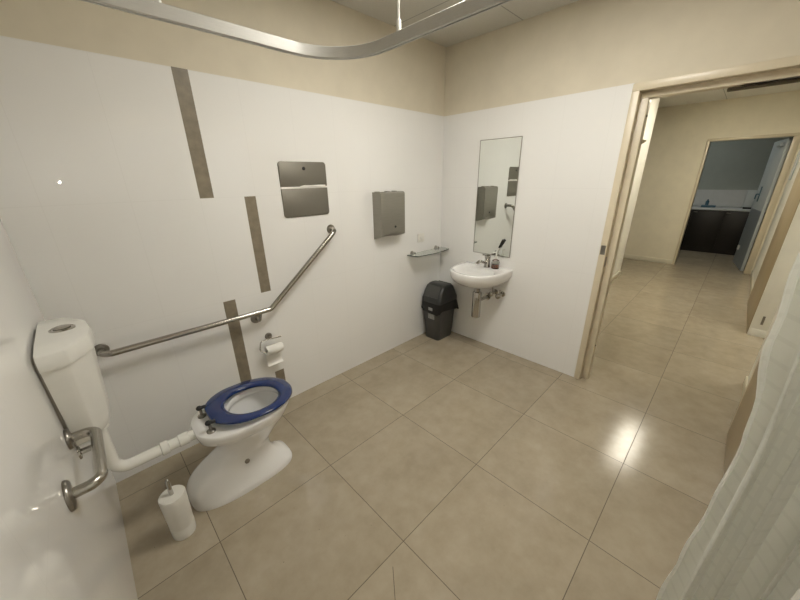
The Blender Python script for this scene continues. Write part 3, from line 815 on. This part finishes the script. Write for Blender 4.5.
tag(obj('bag_tag', bm, M['label'], lin, 0), 'pale grey tag', 'tag'); del bpy.data.objects['bag_tag']['category']

# ------------------------------------------------------------------ curtain rail
RX, RY, RZ = -1.645, -.772, 2.018
cr = thing('curtain_rail', 'curved aluminium shower curtain rail hanging below the ceiling', 'curtain rail', (RX, RY, RZ))
path = fillet([(-W + .001, RY, RZ), (RX, RY, RZ), (RX, YD + .001, RZ)], .24, 18)
prof = [(-.010, -.019), (-.012, -.017), (-.012, .017), (-.010, .019), (.010, .019), (.012, .017), (.012, -.017), (.010, -.019), (.004, -.019), (.004, -.012), (-.004, -.012), (-.004, -.019)]
bm = bm_new(); add_tube(bm, path, 0, profile=prof, upv=(0, 0, 1)); obj('track', bm, M['alu'], cr, 30)
for hx, hy in ((-2.285, RY), (RX, -1.092)):
    bm = bm_new(); add_lathe(bm, [(.0045, .0), (.0045, HC - RZ - .026)], (hx, hy, RZ + .025), n=12)
    hr = obj('hanger_rod', bm, M['plastic'], cr)
    bm = bm_new(); add_lathe(bm, [(.009, .0195), (.009, .05), (.006, .054)], (hx, hy, RZ), n=14); obj('rod_socket', bm, M['plastic'], hr)
    bm = bm_new(); add_lathe(bm, [(.022, -.008), (.022, -.001)], (hx, hy, HC), n=20); obj('ceiling_rose', bm, M['plastic'], hr)
obj('end_bracket', boxes(((-W + .0008, RY - .02, RZ - .026), (-W + .012, RY + .02, RZ + .026), .003)), M['plastic'], cr, 40)
obj('end_bracket', boxes(((RX - .02, YD + .0008, RZ - .026), (RX + .02, YD + .012, RZ + .026), .003)), M['plastic'], cr, 40)

# ------------------------------------------------------------------ shower curtain (bunched at the end of the rail)
sc = thing('shower_curtain', 'pale woven shower curtain bunched at the right edge', 'curtain', (RX, -2.27, .12))
bm = bm_new(); uvl = bm.loops.layers.uv.new('UVMap')
NU, NV = 150, 60
ztop, zbot = 1.965, .12
EDGE = [(0., -2.180), (.36, -2.173), (.58, -2.183), (.73, -2.193), (.885, -2.199), (.97, -2.203), (1.10, -2.190), (1.233, -2.172), (1.5, -2.166), (2.0, -2.170)]
def edge_y(z):
    for (a, p), (c, q) in zip(EDGE, EDGE[1:]):
        if a <= z <= c: return p + (q - p) * (z - a) / (c - a)
    return -2.17
grid = []
for i in range(NU + 1):
    u = i / NU; row = []
    for j in range(NV + 1):
        v = j / NV; z = ztop + (zbot - ztop) * v
        gather = .26 * (1 - v) + .20 * v                         # folds close up lower down
        ph = u * 2 * PI * 3.5
        amp = .034 + .012 * math.sin(u * 9 + 1.)
        y = edge_y(z) * max(0, 1 - 3 * u) - 2.182 * min(1, 3 * u) - (gather * .82) * (u + .045 * math.sin(ph * 2 + .4) * (u > 0.02)) 
        x = -1.660 + amp * math.sin(ph + .35 * v * math.sin(u * 8)) + .010 * math.sin(5 * u)
        y += .0025 * math.sin(z * 33 + u * 3) * max(0, 1 - u * 6)   # gentle waviness of the free hem
        row.append(bm.verts.new((x, max(y, YD + .01), z)))
    grid.append(row)
for i in range(NU):
    for j in range(NV):
        f = bm.faces.new((grid[i][j], grid[i + 1][j], grid[i + 1][j + 1], grid[i][j + 1]))
        for lp, (a, c) in zip(f.loops, ((i, j), (i + 1, j), (i + 1, j + 1), (i, j + 1))):
            lp[uvl].uv = (a / NU * .62, (ztop - zbot) * c / NV)
obj('cloth', bm, M['curtain'], sc, 180)
for k in range(5):
    yy = -2.185 - .045 * k
    bm = bm_new(); add_tube(bm, fillet([(-1.65, yy, 1.955), (-1.65, yy, 1.99), (-1.645, yy, 2.000)], .004), .003, 8); obj('hook', bm, M['plastic'], sc)

# ------------------------------------------------------------------ camera and phone flash
Rm = ((0.71154418, -0.70247708, -0.01519319), (0.25719693, 0.24027257, 0.9360122), (0.65387661, 0.66992167, -0.3516395))
C = Vector((-2.61430872, -2.06974043, 1.56277234))
cam = bpy.data.cameras.new('camera'); co = bpy.data.objects.new('camera', cam); COL.objects.link(co)
r, u, f = (Vector(v).normalized() for v in Rm)
rot = Matrix((r, u, -f)).transposed().to_4x4()
co.matrix_world = Matrix.Translation(C) @ rot
cam.sensor_width = 36.; cam.sensor_fit = 'HORIZONTAL'; cam.lens = 323.99 / 800 * 36.
cam.clip_start = .01; cam.clip_end = 50
scene.camera = co

fl = bpy.data.lights.new('phone_flash', 'POINT'); fl.energy = 1.2; fl.shadow_soft_size = .004; fl.color = (1., .95, .86)
fo = bpy.data.objects.new('phone_flash', fl); COL.objects.link(fo); fo.location = C + u * .012 - r * .008

w = bpy.data.worlds.new('world'); w.use_nodes = True; scene.world = w
w.node_tree.nodes['Background'].inputs[0].default_value = (.5, .5, .5, 1); w.node_tree.nodes['Background'].inputs[1].default_value = .0

scene.view_settings.view_transform = 'Standard'; scene.view_settings.look = 'None'
scene.view_settings.exposure = 0.; scene.view_settings.gamma = 1.; scene.view_settings.use_curve_mapping = False
